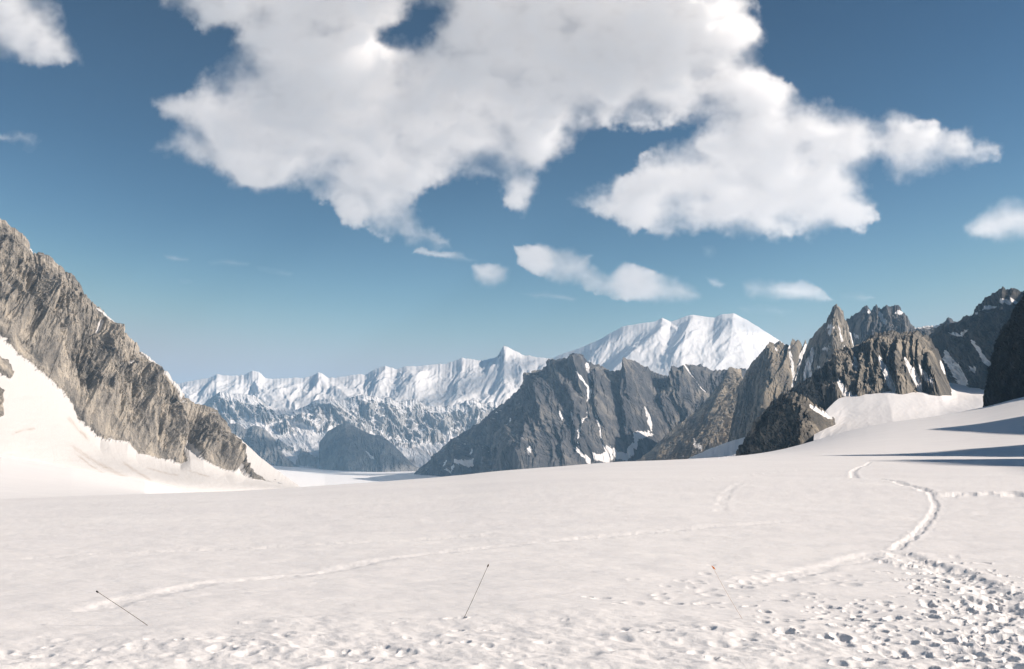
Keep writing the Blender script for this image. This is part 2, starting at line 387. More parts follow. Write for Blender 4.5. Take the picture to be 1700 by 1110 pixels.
def mountain(name, curves, mat, seed, ns, spans, A=(10, 5, 2.0, 1.0), lam=(60, 22, 8), aniso=(3.5, 3.0, 1.8), slant=0.0, jag=1.2, back=600, back_drop=None,
             ribs=(), snow_lines=(), snow_polys=(), rock_polys=(), dirt_lines=(), thr=0.78, snow_gain=3.0, snow_noise=0.35, snow_from=None,
             skirt=40, noise_fade=None, ledge=0.6, smooth=False, relax=None, jag_fade=0.0, top_fade=26, label=None, view=True):
    S = [sample(c, ns) for c in curves]
    u0 = np.linspace(0, 1, ns) * np.hypot(np.diff(S[0][:, 0]), np.diff(S[0][:, 1])).sum()
    S[0][:, 1] += jag * (1 - jag_fade * sstep(0.80, 0.92, np.linspace(0, 1, ns))) * (2.2 * fbm(u0 / 14, u0 * 0 + seed, 3, seed + 90) + 1.4 * fbm(u0 / 4.5, u0 * 0 + seed, 2, seed + 95))
    W = [P(s[:, 0], s[:, 1], s[:, 2]) for s in S]
    m = np.array(S[0][:, 2]) / F
    last = W[-1] + np.stack([0 * m, -skirt * 0.5 * m, -skirt * m], -1); W.append(last); spans = list(spans) + [6]
    rows = []; tv = []; K = len(W)
    for k in range(K - 1):
        p0 = W[max(k - 1, 0)]; p1 = W[k]; p2 = W[k + 1]; p3 = W[min(k + 2, K - 1)]
        m1 = (p2 - p0) * 0.5 if k > 0 else (p2 - p1); m2 = (p3 - p1) * 0.5 if k < K - 2 else (p2 - p1)
        n = spans[k]
        for i in range(n + (1 if k == K - 2 else 0)):
            t = i / n; t2 = t * t; t3 = t2 * t
            rows.append((2 * t3 - 3 * t2 + 1) * p1 + (t3 - 2 * t2 + t) * m1 + (-2 * t3 + 3 * t2) * p2 + (t3 - t2) * m2); tv.append(k + t)
    V = np.stack(rows); tv = np.array(tv)[:, None] * np.ones((1, ns))
    if relax is None and snow_from is not None: relax = (snow_from, 0.35, 22.0)
    if relax is not None:                           # the slope evens out below the crest (or below the rock)
        hw = int(2.8 * relax[2]); Vs = V.copy(); kk = np.exp(-0.5 * (np.arange(-hw, hw + 1) / relax[2]) ** 2); kk /= kk.sum()
        for c_ in range(3):
            for r_i in np.nonzero(tv[:, 0] > relax[0])[0]: Vs[r_i, :, c_] = np.convolve(np.pad(V[r_i, :, c_], hw, mode='reflect', reflect_type='odd'), kk, 'valid')
        f_ = sstep(relax[0], relax[0] + relax[1], tv)[..., None]; V = V * (1 - f_) + Vs * f_
    PX, PY = pix(V)
    U = np.zeros_like(PX); U[:, 1:] = np.cumsum(np.hypot(np.diff(PX, axis=1), np.diff(PY, axis=1)), 1); U = U.mean(0)[None, :] * np.ones_like(PX)
    Vv = np.zeros_like(PX); Vv[1:] = np.cumsum(np.hypot(np.diff(PX, axis=0), np.diff(PY, axis=0)), 0)
    e1 = V[:, -1].mean(0) - V[:, 0].mean(0); e2 = (V[-1] - V[0]).mean(0); nrm = np.cross(e1, e2); nrm /= np.linalg.norm(nrm)
    if nrm @ (np.array([0, 0, EYE]) - V.reshape(-1, 3).mean(0)) < 0: nrm = -nrm
    mm = (np.hypot(V[..., 0], V[..., 1]) / F)
    us = U + slant * Vv + 10 * fbm(U / 50, Vv / 50, 2, seed + 7)
    us2 = us + 4 * fbm(U / 18, Vv / 18, 2, seed + 8)
    hh = A[0] * ridged(us / lam[0], Vv / (lam[0] * aniso[0]), 2, seed) + A[1] * ridged(us2 / lam[1], Vv / (lam[1] * aniso[1]), 3, seed + 10, 0.55) \
        + A[2] * ridged(us2 / lam[2], Vv / (lam[2] * aniso[2]), 3, seed + 20, 0.6) + A[3] * fbm(PX / 2.6, PY / 2.6, 2, seed + 30)
    # joints and ledges: blocky steps across the face
    tb = Vv / (lam[2] * 2.2) + 1.6 * fbm(us2 / (lam[2] * 2), Vv / (lam[2] * 4), 3, seed + 15); st = tb - np.floor(tb)
    blk = perlin(np.floor(us2 / (lam[2] * 0.8) + 0.5 * np.floor(tb)) * 0.73, np.floor(tb) * 0.61, seed + 16)
    hh = hh + ledge * (A[2] * 0.9 * (st - 0.5) + A[2] * 1.1 * blk)
    top = sstep(0, top_fade, Vv); hh = hh * (0.15 + 0.85 * top)
    SN = np.zeros_like(PX); DI = np.zeros_like(PX)
    edge = 3.0 * fbm(PX / 9, PY / 9, 3, seed + 40) + 1.5 * fbm(PX / 3, PY / 3, 2, seed + 41)
    for poly in snow_polys: SN = np.maximum(SN, sstep(-1.5, 1.5, sdf(PX, PY, poly) + edge))
    for line, w in snow_lines:
        d, f = seg_dist(PX, PY, line); ww = w * np.minimum(1, 0.45 + 1.1 * np.minimum(f, 1 - f) * 2)
        SN = np.maximum(SN, sstep(0.8, -0.8, d - ww + 0.5 * edge)); hh = hh - 1.5 * w * np.exp(-(d / (w * 2.5)) ** 2)
    if snow_from is not None: SN = np.maximum(SN, sstep(-0.02, 0.02, tv - snow_from + 0.009 * edge))
    if snow_from is not None:                       # stones and debris scattered below the rock
        SN = SN * (1 - sstep(0.62, 0.74, fbm(PX / 6.5, PY / 3.2, 4, seed + 44, 0.65) + 0.45 * fbm(PX / 70, PY / 30, 2, seed + 45) - 0.42 + 0.25 * np.exp(-np.maximum(tv - snow_from, 0) / 0.06)) * (tv > snow_from))
    for poly in rock_polys: SN = SN * (1 - sstep(-1.5, 1.5, sdf(PX, PY, poly) + edge))
    if snow_from is not None or noise_fade: hh = hh * (1 - (noise_fade or 0.9) * SN)
    for line, w, amp in ribs:
        d, f = seg_dist(PX, PY, line); hh = hh + amp * np.maximum(0, 1 - d / w) * sstep(0, 0.08, f + 0.02) * (0.2 + 0.8 * top)
    for line, w in dirt_lines:
        d, f = seg_dist(PX, PY, line); DI = np.maximum(DI, np.exp(-(d / w) ** 2) * sstep(0, .15, f) * sstep(1, .8, f))
    if snow_from is not None: hh = hh + sstep(snow_from + 0.02, snow_from + 0.2, tv) * (0.9 * fbm(PX / 9, PY / 4.5, 4, seed + 46) + 2.0 * fbm(PX / 60, PY / 22, 3, seed + 47))
    if snow_from is not None: hh = hh - 9.0 * SN * top * sstep(snow_from + 0.05, snow_from - 0.12, tv)
    if snow_from is not None: hh = hh * (1 - 0.75 * sstep(snow_from - 0.3, snow_from, tv))
    V = V + (hh * mm)[..., None] * nrm
    # slope-held snow
    du = np.gradient(V, axis=1); dv = np.gradient(V, axis=0); nn = np.cross(du, dv); nn /= np.linalg.norm(nn, axis=-1, keepdims=True) + 1e-9
    nz = np.abs(nn[..., 2]); k = 2
    nzs = nz.copy()
    for ax in (0, 1): nzs = (np.roll(nzs, 1, ax) + np.roll(nzs, -1, ax) + nzs) / 3
    SN = np.maximum(SN, np.clip((nzs - thr) * snow_gain + snow_noise * fbm(PX / 16, PY / 16, 4, seed + 60), 0, 1))
    for poly in rock_polys: SN = SN * (1 - sstep(-1.5, 1.5, sdf(PX, PY, poly) + edge))
    # far side
    zb = V[-1, :, 2].min(); drop = back_drop if back_drop is not None else V[0, :, 2] - zb
    bk = []
    for i in range(10, 0, -1):
        t = i / 10
        out = V[0, :, :2] / np.linalg.norm(V[0, :, :2], axis=1)[:, None]
        q = V[0] + np.stack([out[:, 0] * back * t, out[:, 1] * back * t, -np.maximum(drop, 1) * t + 0 * m], -1)
        q[:, 2] += 5 * m * fbm(u0 / 30, u0 * 0 + t * 6, 3, seed + 77) * min(1, t * 3)
        bk.append(q)
    V = np.concatenate([np.stack(bk), V]); zp = np.zeros((10, ns)); SN = np.concatenate([zp + SN[:1] * 0.6, SN]); DI = np.concatenate([zp, DI])
    o = grid_mesh(name, V, mat, attrs={"snow": SN, "dirt": DI}, smooth=smooth)
    return tag(o, label, "mountain", None, "structure")

# rock palettes (dark, mid, light)
GRAN = ((0.045, 0.045, 0.045), (0.125, 0.115, 0.10), (0.34, 0.295, 0.235))
DARK = ((0.02, 0.022, 0.025), (0.042, 0.042, 0.042), (0.085, 0.078, 0.068))  # darkened so the shaded mountain reads near black: shade put into the colour
BROWN = ((0.036, 0.039, 0.046), (0.080, 0.081, 0.088), (0.23, 0.21, 0.185))
PALE = ((0.085, 0.08, 0.075), (0.21, 0.185, 0.15), (0.44, 0.37, 0.28))
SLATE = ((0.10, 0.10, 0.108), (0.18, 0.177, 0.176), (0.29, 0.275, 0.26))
HAZED_ROCK = ((0.20, 0.20, 0.21), (0.33, 0.325, 0.32), (0.46, 0.44, 0.42))  # lightened for the far range: some distance haze put into the rock colour
def pm(d): return d / F

# left granite wall with its snow apron
L_ridge = [(-520, 60, 1500), (-260, 200, 1575), (-120, 290, 1615), (0, 367, 1650), (22, 382, 1654), (41, 393, 1658), (56, 419, 1661), (84, 427, 1666), (102, 447, 1669), (126, 470, 1674), (139, 492, 1676), (162, 511, 1680),
           (195, 539, 1687), (236, 583, 1694), (277, 617, 1702), (303, 648, 1707), (320, 667, 1710), (351, 678, 1716), (377, 704, 1721), (403, 730, 1726), (433, 758, 1731), (455, 775, 1735), (478, 792, 1740), (506, 811, 1745)]
L_base = [(-520, 330, 1060), (-260, 430, 1205), (-120, 500, 1283), (0, 557, 1350), (26, 584, 1368), (63, 614, 1395), (100, 648, 1421), (119, 674, 1435), (130, 700, 1442), (165, 733, 1467), (182, 729, 1479), (212, 735, 1501), (225, 752, 1510),
          (268, 761, 1541), (299, 771, 1563), (316, 762, 1575), (338, 764, 1590), (368, 779, 1612), (394, 790, 1630), (420, 795, 1649), (441, 798, 1664), (470, 803, 1684), (506, 813, 1710)]
L_foot = [(-520, 700, 780), (-260, 735, 910), (-120, 742, 980), (0, 752, 1040), (120, 775, 1179), (242, 795, 1321), (303, 811, 1405), (400, 815, 1542), (470, 815, 1641), (508, 817, 1695)]
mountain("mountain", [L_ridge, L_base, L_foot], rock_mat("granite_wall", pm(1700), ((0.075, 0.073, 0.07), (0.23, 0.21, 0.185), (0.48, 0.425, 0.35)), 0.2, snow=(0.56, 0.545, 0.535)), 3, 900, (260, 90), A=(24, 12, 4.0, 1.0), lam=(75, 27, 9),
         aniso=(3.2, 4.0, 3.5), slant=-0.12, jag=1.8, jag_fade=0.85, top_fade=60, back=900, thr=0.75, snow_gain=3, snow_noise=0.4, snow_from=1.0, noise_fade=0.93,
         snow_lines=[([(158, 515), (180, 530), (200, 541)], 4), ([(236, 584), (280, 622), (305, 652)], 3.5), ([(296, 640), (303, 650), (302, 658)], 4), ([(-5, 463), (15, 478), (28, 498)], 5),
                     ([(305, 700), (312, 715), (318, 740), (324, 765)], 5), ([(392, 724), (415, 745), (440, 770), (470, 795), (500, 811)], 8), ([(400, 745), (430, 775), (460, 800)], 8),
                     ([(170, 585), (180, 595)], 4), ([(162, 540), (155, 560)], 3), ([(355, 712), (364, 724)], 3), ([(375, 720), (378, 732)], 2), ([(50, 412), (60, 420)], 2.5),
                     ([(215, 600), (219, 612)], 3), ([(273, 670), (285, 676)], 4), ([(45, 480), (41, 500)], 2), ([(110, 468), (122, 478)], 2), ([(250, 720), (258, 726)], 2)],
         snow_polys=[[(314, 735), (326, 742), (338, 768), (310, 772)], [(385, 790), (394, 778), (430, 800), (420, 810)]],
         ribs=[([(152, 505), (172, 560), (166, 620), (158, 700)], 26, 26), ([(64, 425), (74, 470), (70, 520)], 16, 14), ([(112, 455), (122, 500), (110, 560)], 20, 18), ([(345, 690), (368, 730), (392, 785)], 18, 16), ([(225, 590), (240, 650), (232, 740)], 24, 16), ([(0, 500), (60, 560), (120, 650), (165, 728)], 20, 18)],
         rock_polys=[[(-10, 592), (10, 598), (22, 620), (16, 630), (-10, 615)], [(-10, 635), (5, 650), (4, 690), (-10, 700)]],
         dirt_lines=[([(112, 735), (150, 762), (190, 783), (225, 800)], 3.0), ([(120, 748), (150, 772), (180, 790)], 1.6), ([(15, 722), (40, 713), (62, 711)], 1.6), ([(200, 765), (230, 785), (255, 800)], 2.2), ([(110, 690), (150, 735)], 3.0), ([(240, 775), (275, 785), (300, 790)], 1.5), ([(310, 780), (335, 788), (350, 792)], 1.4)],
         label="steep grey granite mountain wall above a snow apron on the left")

# blue shaded massif in the middle distance
M1_ridge = [(640, 830, 6900), (678, 796, 6615), (706, 772, 6405), (738, 742, 6165), (766, 721, 5977), (801, 698, 5745), (833, 673, 5533), (858, 651, 5367), (886, 629, 5181), (907, 616, 5042), (942, 606, 4809), (957, 594, 4710), (966, 586, 4650),
            (976, 601, 4664), (995, 607, 4691), (1013, 616, 4717), (1036, 616, 4750), (1043, 606, 4764), (1054, 600, 4787), (1069, 611, 4817), (1084, 615, 4848), (1103, 626, 4883), (1126, 618, 4906), (1137, 622, 4917), (1152, 609, 4932),
            (1165, 607, 4945), (1186, 618, 4966), (1200, 615, 4980), (1235, 612, 4980), (1270, 640, 4980)]
M1_base = [(640, 835, 6900), (700, 800, 6000), (760, 792, 5000), (820, 785, 4300), (880, 778, 3850), (940, 774, 3900), (1000, 768, 4080), (1050, 766, 4270), (1120, 760, 4420), (1200, 765, 4452), (1270, 765, 4480)]
mountain("mountain", [M1_ridge, M1_base], rock_mat("slate_rock", pm(4300), BROWN, 0.2), 13, 640, (200,), A=(16, 10, 3.4, 0.8), lam=(70, 26, 9), aniso=(3, 3.4, 3), slant=-0.1, jag=1.5, back=900, thr=0.86, snow_noise=0.25,
         ribs=[([(966, 588), (930, 640), (905, 700), (880, 775)], 45, 32), ([(1054, 602), (1062, 660), (1075, 740)], 34, 28), ([(1155, 609), (1130, 660), (1110, 700)], 34, 26), ([(1000, 612), (1010, 660), (1020, 740)], 22, 16), ([(905, 650), (880, 700), (850, 780)], 22, 12)],
         snow_lines=[([(977, 605), (984, 622), (986, 640)], 2.30), ([(966, 628), (978, 645), (980, 665), (976, 680)], 2.16), ([(985, 640), (980, 668), (978, 700), (968, 722), (966, 745)], 1.30), ([(994, 690), (1004, 715), (1009, 745), (1012, 760)], 1.58),
                     ([(1086, 695), (1090, 712), (1092, 730)], 2.52), ([(868, 702), (866, 720), (860, 735), (840, 760)], 0.72), ([(838, 685), (820, 698)], 1.15), ([(786, 745), (780, 757)], 0.86), ([(940, 697), (942, 710)], 1.87), ([(953, 690), (958, 706)], 1.73),
                     ([(894, 758), (893, 772)], 2.52), ([(1150, 625), (1170, 652), (1174, 655)], 0.65), ([(955, 745), (975, 765), (985, 770)], 2.16), ([(746, 770), (742, 785)], 0.72)],
         snow_polys=[[(742, 789), (770, 776), (790, 757), (782, 782)], [(985, 775), (1006, 757), (1022, 752), (1036, 762), (1062, 758), (1088, 730), (1094, 736), (1064, 767)]],
         label="bluish rocky massif with a sharp summit and thin snow couloirs, middle distance")

# tilted pale slab buttress
M2_ridge = [(1050, 770, 3955), (1059, 763, 3966), (1080, 747, 4001), (1105, 722, 4036), (1129, 703, 4072), (1161, 676, 4130), (1182, 652, 4165), (1200, 631, 4200), (1209, 611, 4212), (1213, 609, 4224), (1222, 613, 4270), (1230, 613, 4306), (1231, 640, 4352), (1228, 680, 4399), (1226, 730, 4446)]
M2_base = [(1050, 775, 3896, 0), (1090, 766, 3896, 0.25), (1140, 764, 3966, 0.62), (1200, 752, 4154, 0.86), (1226, 745, 4399, 1)]
mountain("mountain", [M2_ridge, M2_base], rock_mat("slab_rock", pm(3500), PALE, 0.55), 23, 300, (150,), A=(3, 8, 3.6, 0.7), lam=(40, 13, 5), aniso=(6, 7, 5), jag=0.7, back=300, thr=0.9, snow_noise=0.2,
         ribs=[([(1216, 612), (1222, 680), (1212, 735)], 16, 9)], snow_lines=[([(1152, 728), (1158, 740), (1161, 748)], 3.2)],
         label="pale tilted slab buttress with diagonal rock stripes")

# dark-sided pyramid with pinnacles
M3_ridge = [(1216, 700, 3500), (1228, 642, 3460), (1241, 613, 3420), (1256, 595, 3400), (1278, 570, 3350), (1286, 571, 3350), (1294, 565, 3350), (1302, 573, 3360), (1306, 570, 3360), (1311, 574, 3370), (1316, 563, 3370), (1321, 568, 3380), (1325, 562, 3380), (1331, 571, 3400), (1336, 560, 3420), (1342, 580, 3440), (1352, 620, 3480), (1360, 660, 3500)]
M3_base = [(1210, 760, 3500, 0), (1230, 750, 3250, 0.25), (1262, 745, 3050, 0.5), (1310, 745, 3080, 0.72), (1365, 740, 3300, 1)]
mountain("mountain", [M3_ridge, M3_base], rock_mat("pinnacle_rock", pm(3250), PALE, 0.3), 33, 320, (190,), A=(8, 7, 3.2, 0.8), lam=(46, 16, 6), slant=0.2, jag=1.3, back=350, thr=0.84, snow_noise=0.3,
         ribs=[([(1284, 572), (1288, 620), (1284, 660), (1262, 720)], 26, 16), ([(1318, 566), (1312, 640)], 9, 5)],
         snow_lines=[([(1338, 568), (1330, 600), (1322, 640)], 5), ([(1288, 580), (1292, 590)], 2.2), ([(1310, 575), (1314, 590), (1318, 630), (1316, 645)], 2)],
         label="shaded rock pyramid topped with small pinnacles, left of the spire")

# tall spire
M4_ridge = [(1318, 640, 3050), (1330, 600, 3020), (1338, 576, 3000), (1344, 563, 2990), (1350, 557, 2980), (1355, 549, 2975), (1363, 545, 2965), (1369, 537, 2955), (1373, 536, 2950), (1376, 528, 2945), (1379, 524, 2940), (1382, 514, 2930), (1384, 513, 2930), (1387, 506, 2930), (1389, 505, 2930), (1391, 511, 2930), (1394, 512, 2932), (1397, 518, 2940), (1400, 520, 2942), (1402, 530, 2948), (1406, 534, 2950), (1410, 549, 2958), (1413, 552, 2960), (1418, 576, 2980), (1432, 600, 3000), (1450, 640, 3030)]
M4_base = [(1316, 700, 2950, 0), (1350, 690, 2720, 0.35), (1385, 690, 2600, 0.55), (1450, 690, 2850, 1)]
mountain("mountain", [M4_ridge, M4_base], rock_mat("spire_rock", pm(2900), GRAN, 0.2), 43, 260, (160,), A=(8, 9, 3.8, 1.0), lam=(40, 15, 6), slant=0.15, jag=1.5, back=250, thr=0.82, snow_noise=0.35,
         ribs=[([(1387, 507), (1378, 545), (1384, 580), (1378, 640)], 24, 20)],
         snow_lines=[([(1410, 545), (1416, 562), (1419, 578)], 2.2), ([(1350, 575), (1340, 610), (1335, 640)], 4.5), ([(1372, 560), (1382, 565), (1376, 573)], 3), ([(1342, 610), (1346, 622)], 3), ([(1392, 556), (1399, 578)], 1.4), ([(1366, 588), (1380, 598)], 2.2), ([(1402, 585), (1409, 602)], 1.8), ([(1358, 612), (1366, 628)], 2.4)],
         label="tall pointed rock spire in front of the snow-flecked ridge")

# ridge behind the spire
M5_ridge = [(1380, 560, 3700), (1407, 530, 3650), (1426, 518, 3600), (1432, 512, 3600), (1439, 509, 3600), (1447, 512, 3600), (1454, 507, 3600), (1464, 511, 3600), (1473, 506, 3600), (1482, 508, 3600), (1492, 506, 3600), (1502, 518, 3600), (1511, 535, 3600), (1521, 541, 3600),
            (1539, 537, 3600), (1558, 537, 3600), (1566, 533, 3600), (1574, 528, 3600), (1587, 535, 3600), (1640, 530, 3600), (1700, 560, 3600)]
M5_base = [(1375, 680, 3500), (1450, 670, 3200), (1530, 660, 3200), (1620, 660, 3300), (1710, 660, 3300)]
mountain("mountain", [M5_ridge, M5_base], rock_mat("ridge_rock", pm(3450), BROWN, 0.1), 53, 360, (150,), A=(10, 7, 3.0, 0.9), lam=(36, 14, 6), jag=1.5, back=400, thr=0.80, snow_noise=0.4,
         snow_lines=[([(1460, 515), (1464, 530), (1472, 545)], 3.5), ([(1486, 518), (1498, 516)], 3.5), ([(1520, 541), (1540, 537), (1562, 538)], 3.5), ([(1445, 512), (1440, 525)], 2), ([(1418, 560), (1424, 568)], 3)],
         label="craggy snow-flecked ridge directly behind the tall spire")

# dark shaded mountain at far right
M6_ridge = [(1530, 590, 2600), (1546, 557, 2560), (1565, 538, 2520), (1587, 537, 2480), (1609, 524, 2430), (1617, 514, 2410), (1640, 493, 2370), (1652, 486, 2350), (1666, 477, 2320), (1672, 481, 2310), (1685, 479, 2300), (1697, 486, 2290), (1730, 470, 2250), (1800, 430, 2180), (1900, 450, 2100)]
M6_base = [(1530, 670, 2560), (1580, 650, 2350), (1640, 648, 1950), (1720, 650, 1600), (1900, 640, 1300)]
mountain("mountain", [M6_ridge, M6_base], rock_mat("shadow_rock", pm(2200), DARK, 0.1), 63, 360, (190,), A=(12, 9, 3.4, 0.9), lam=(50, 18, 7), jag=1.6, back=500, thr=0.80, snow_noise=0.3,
         snow_lines=[([(1618, 524), (1640, 514), (1650, 508)], 4), ([(1660, 500), (1680, 505), (1697, 507)], 4), ([(1626, 575), (1640, 600), (1650, 612)], 4), ([(1580, 556), (1600, 562), (1615, 553)], 2.5), ([(1618, 620), (1625, 616)], 4), ([(1565, 580), (1580, 610), (1590, 632)], 6), ([(1585, 600), (1600, 640)], 8)],
         label="dark shadowed mountain with snow patches at the right edge")

# near dark ridge with ribs down to the snow
M7_ridge = [(1290, 672, 1950), (1306, 651, 1920), (1331, 636, 1880), (1357, 617, 1840), (1382, 596, 1800), (1413, 581, 1760), (1432, 570, 1740), (1448, 556, 1720), (1467, 552, 1710), (1483, 551, 1700), (1511, 554, 1700), (1524, 550, 1700), (1533, 557, 1700), (1544, 560, 1700), (1551, 573, 1690), (1558, 582, 1680), (1566, 605, 1670), (1572, 627, 1660), (1580, 648, 1650)]
M7_base = [(1290, 700, 1850, 0), (1330, 690, 1650, 0.16), (1366, 676, 1480, 0.30), (1394, 655, 1460, 0.40), (1426, 659, 1450, 0.48), (1448, 648, 1460, 0.55), (1473, 635, 1480, 0.61), (1492, 652, 1450, 0.66), (1508, 661, 1440, 0.71), (1517, 641, 1480, 0.76), (1533, 642, 1480, 0.81), (1549, 648, 1470, 0.88), (1562, 651, 1470, 0.94), (1580, 655, 1550, 1)]
mountain("mountain", [M7_ridge, M7_base], rock_mat("near_ridge_rock", pm(1600), GRAN, 0.1), 73, 460, (170,), A=(10, 9, 4.0, 1.2), lam=(42, 17, 7), slant=-0.1, jag=1.6, back=200, thr=0.84, snow_noise=0.3,
         ribs=[([(1450, 575), (1458, 600), (1470, 630)], 18, 10), ([(1555, 580), (1556, 620), (1560, 645)], 16, 11), ([(1500, 600), (1506, 655)], 14, 10), ([(1408, 590), (1395, 620), (1390, 655)], 26, 12), ([(1525, 600), (1545, 645)], 10, 6)],
         snow_lines=[([(1464, 600), (1475, 628), (1488, 655)], 5), ([(1508, 605), (1518, 622), (1530, 648)], 5.5), ([(1527, 612), (1540, 630), (1554, 648)], 4), ([(1395, 640), (1405, 655), (1420, 662)], 4), ([(1425, 605), (1424, 622)], 2.5), ([(1562, 600), (1568, 620)], 2)],
         rock_polys=[[(1383, 688), (1396, 682), (1404, 688), (1400, 694), (1388, 692)]],
         label="dark near ridge with sunlit rock ribs running down into snow")

# outcrop at the brow of the snow field
M8_ridge = [(1222, 758, 1275), (1237, 731, 1250), (1247, 712, 1238), (1256, 696, 1225), (1275, 677, 1206), (1285, 664, 1194), (1297, 655, 1181), (1306, 653, 1169), (1316, 651, 1156), (1335, 657, 1125), (1342, 663, 1119), (1352, 669, 1112), (1369, 682, 1106), (1384, 693, 1106), (1390, 712, 1112)]
M8_base = [(1222, 766, 1250, 0), (1255, 762, 1125, 0.25), (1303, 752, 1038, 0.55), (1335, 742, 1006, 0.72), (1360, 728, 1031, 0.86), (1390, 720, 1088, 1)]
mountain("rock_outcrop", [M8_ridge, M8_base], rock_mat("outcrop_rock", pm(900), GRAN, 0.3), 83, 340, (150,), A=(9, 8, 4.0, 1.2), lam=(40, 17, 7), slant=0.1, jag=1.5, back=110, thr=0.9, snow_noise=0.2,
         ribs=[([(1340, 664), (1352, 690), (1345, 735)], 22, 9)], snow_lines=[([(1345, 672), (1358, 682), (1378, 692)], 4)],
         label="dark rounded rock outcrop at the brow of the snow field")
bpy.data.objects["rock_outcrop"]["category"] = "rock outcrop"

# near wall at the right edge
M9_ridge = [(1637, 676, 960), (1642, 617, 958), (1647, 598, 955), (1653, 582, 950), (1662, 548, 945), (1685, 522, 935), (1700, 488, 925), (1740, 440, 900), (1800, 400, 870), (1900, 380, 820), (2050, 420, 760), (2250, 480, 700)]
M9_base = [(1637, 690, 955, 0), (1655, 690, 900, 0.12), (1680, 685, 840, 0.3), (1720, 680, 780, 0.5), (1850, 670, 700, 0.75), (2250, 640, 560, 1)]
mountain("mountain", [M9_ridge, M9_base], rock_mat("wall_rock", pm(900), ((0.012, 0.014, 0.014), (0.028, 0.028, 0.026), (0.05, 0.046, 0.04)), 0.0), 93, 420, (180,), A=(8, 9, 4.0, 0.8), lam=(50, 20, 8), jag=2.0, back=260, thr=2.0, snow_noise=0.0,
         label="nearly black rock wall cut off by the right edge")

# broad snow mountain far away
F1_ridge = [(840, 640, 11647), (880, 615, 11518), (914, 596, 11388), (942, 585, 11324), (967, 576, 11259), (995, 564, 11194), (1034, 542, 11129), (1059, 537, 11065), (1084, 534, 11000), (1099, 529, 11000), (1114, 535, 11000), (1133, 528, 11000), (1151, 523, 11000), (1168, 526, 11000), (1186, 528, 11000),
            (1200, 522, 11000), (1218, 521, 11000), (1243, 533, 11065), (1275, 554, 11129), (1297, 567, 11194), (1340, 600, 11324), (1400, 640, 11518)]
F1_base = [(820, 760, 9395), (950, 760, 8256), (1100, 760, 7687), (1250, 760, 7858), (1400, 760, 8826)]
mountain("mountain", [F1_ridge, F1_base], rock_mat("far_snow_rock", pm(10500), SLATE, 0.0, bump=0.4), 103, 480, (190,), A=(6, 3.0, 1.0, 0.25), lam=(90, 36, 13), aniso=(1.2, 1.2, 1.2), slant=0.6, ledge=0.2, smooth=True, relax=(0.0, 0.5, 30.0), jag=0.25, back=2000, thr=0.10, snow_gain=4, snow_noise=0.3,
         ribs=[([(1114, 536), (1080, 570), (1040, 605), (1015, 630)], 26, 11), ([(1099, 530), (1060, 565), (1000, 612)], 20, -9), ([(1151, 524), (1140, 560), (1128, 610)], 30, 10), ([(1205, 523), (1225, 570), (1250, 630)], 40, 6)],
         label="broad white snow mountain on the far skyline")

# far white range
F2_ridge = [(240, 650, 11443), (304, 636, 11443), (348, 628, 11443), (362, 622, 11443), (380, 625, 11443), (406, 623, 11443), (418, 616, 11443), (430, 617, 11443), (443, 629, 11443), (480, 629, 11443), (515, 626, 11443), (530, 619, 11443), (545, 629, 11443), (574, 626, 11443), (592, 622, 11443), (606, 623, 11443),
            (624, 613, 11443), (639, 608, 11443), (659, 614, 11443), (674, 608, 11443), (692, 609, 11443), (739, 604, 11443), (766, 594, 11443), (784, 597, 11443), (801, 600, 11443), (826, 593, 11443), (836, 575, 11443), (851, 583, 11443), (872, 592, 11443), (914, 596, 11443), (980, 610, 11443), (1060, 640, 11443)]
F2_base = [(240, 770, 8798), (450, 770, 8568), (650, 770, 8568), (850, 770, 8568), (1060, 770, 9180)]
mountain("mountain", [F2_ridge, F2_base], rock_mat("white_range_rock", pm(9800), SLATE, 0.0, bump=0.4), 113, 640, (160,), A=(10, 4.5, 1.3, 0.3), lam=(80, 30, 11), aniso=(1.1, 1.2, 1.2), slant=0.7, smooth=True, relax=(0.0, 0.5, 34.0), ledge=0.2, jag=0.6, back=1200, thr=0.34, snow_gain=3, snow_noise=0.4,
         ribs=[([(836, 576), (862, 620), (895, 670)], 50, 6), ([(674, 609), (690, 650), (705, 690)], 30, 8), ([(530, 620), (560, 655), (600, 690)], 16, 6)],
         snow_polys=[[(455, 668), (500, 650), (545, 650), (560, 670), (500, 690)]],
         label="long white snow-covered range along the far horizon")

# hazy rock range with glaciers
F3_ridge = [(300, 700, 9576), (339, 670, 9394), (351, 661, 9302), (365, 652, 9302), (382, 655, 9302), (398, 655, 9302), (421, 657, 9302), (433, 666, 9302), (453, 678, 9302), (483, 682, 9302), (503, 678, 9302), (521, 667, 9302), (545, 663, 9302), (559, 666, 9302), (577, 664, 9302), (598, 657, 9302), (618, 658, 9302), (633, 663, 9302), (647, 661, 9302),
            (662, 669, 9302), (692, 663, 9302), (709, 676, 9302), (739, 676, 9302), (762, 672, 9302), (783, 665, 9302), (804, 671, 9302), (829, 669, 9302), (900, 690, 9302)]
F3_mid = [(300, 735, 8664), (380, 710, 8482), (450, 712, 8482), (520, 712, 8482), (600, 715, 8482), (660, 735, 8482), (740, 735, 8482), (900, 740, 8482)]
F3_base = [(300, 785, 7440), (450, 782, 7254), (600, 780, 7254), (750, 780, 7254), (900, 780, 7254)]
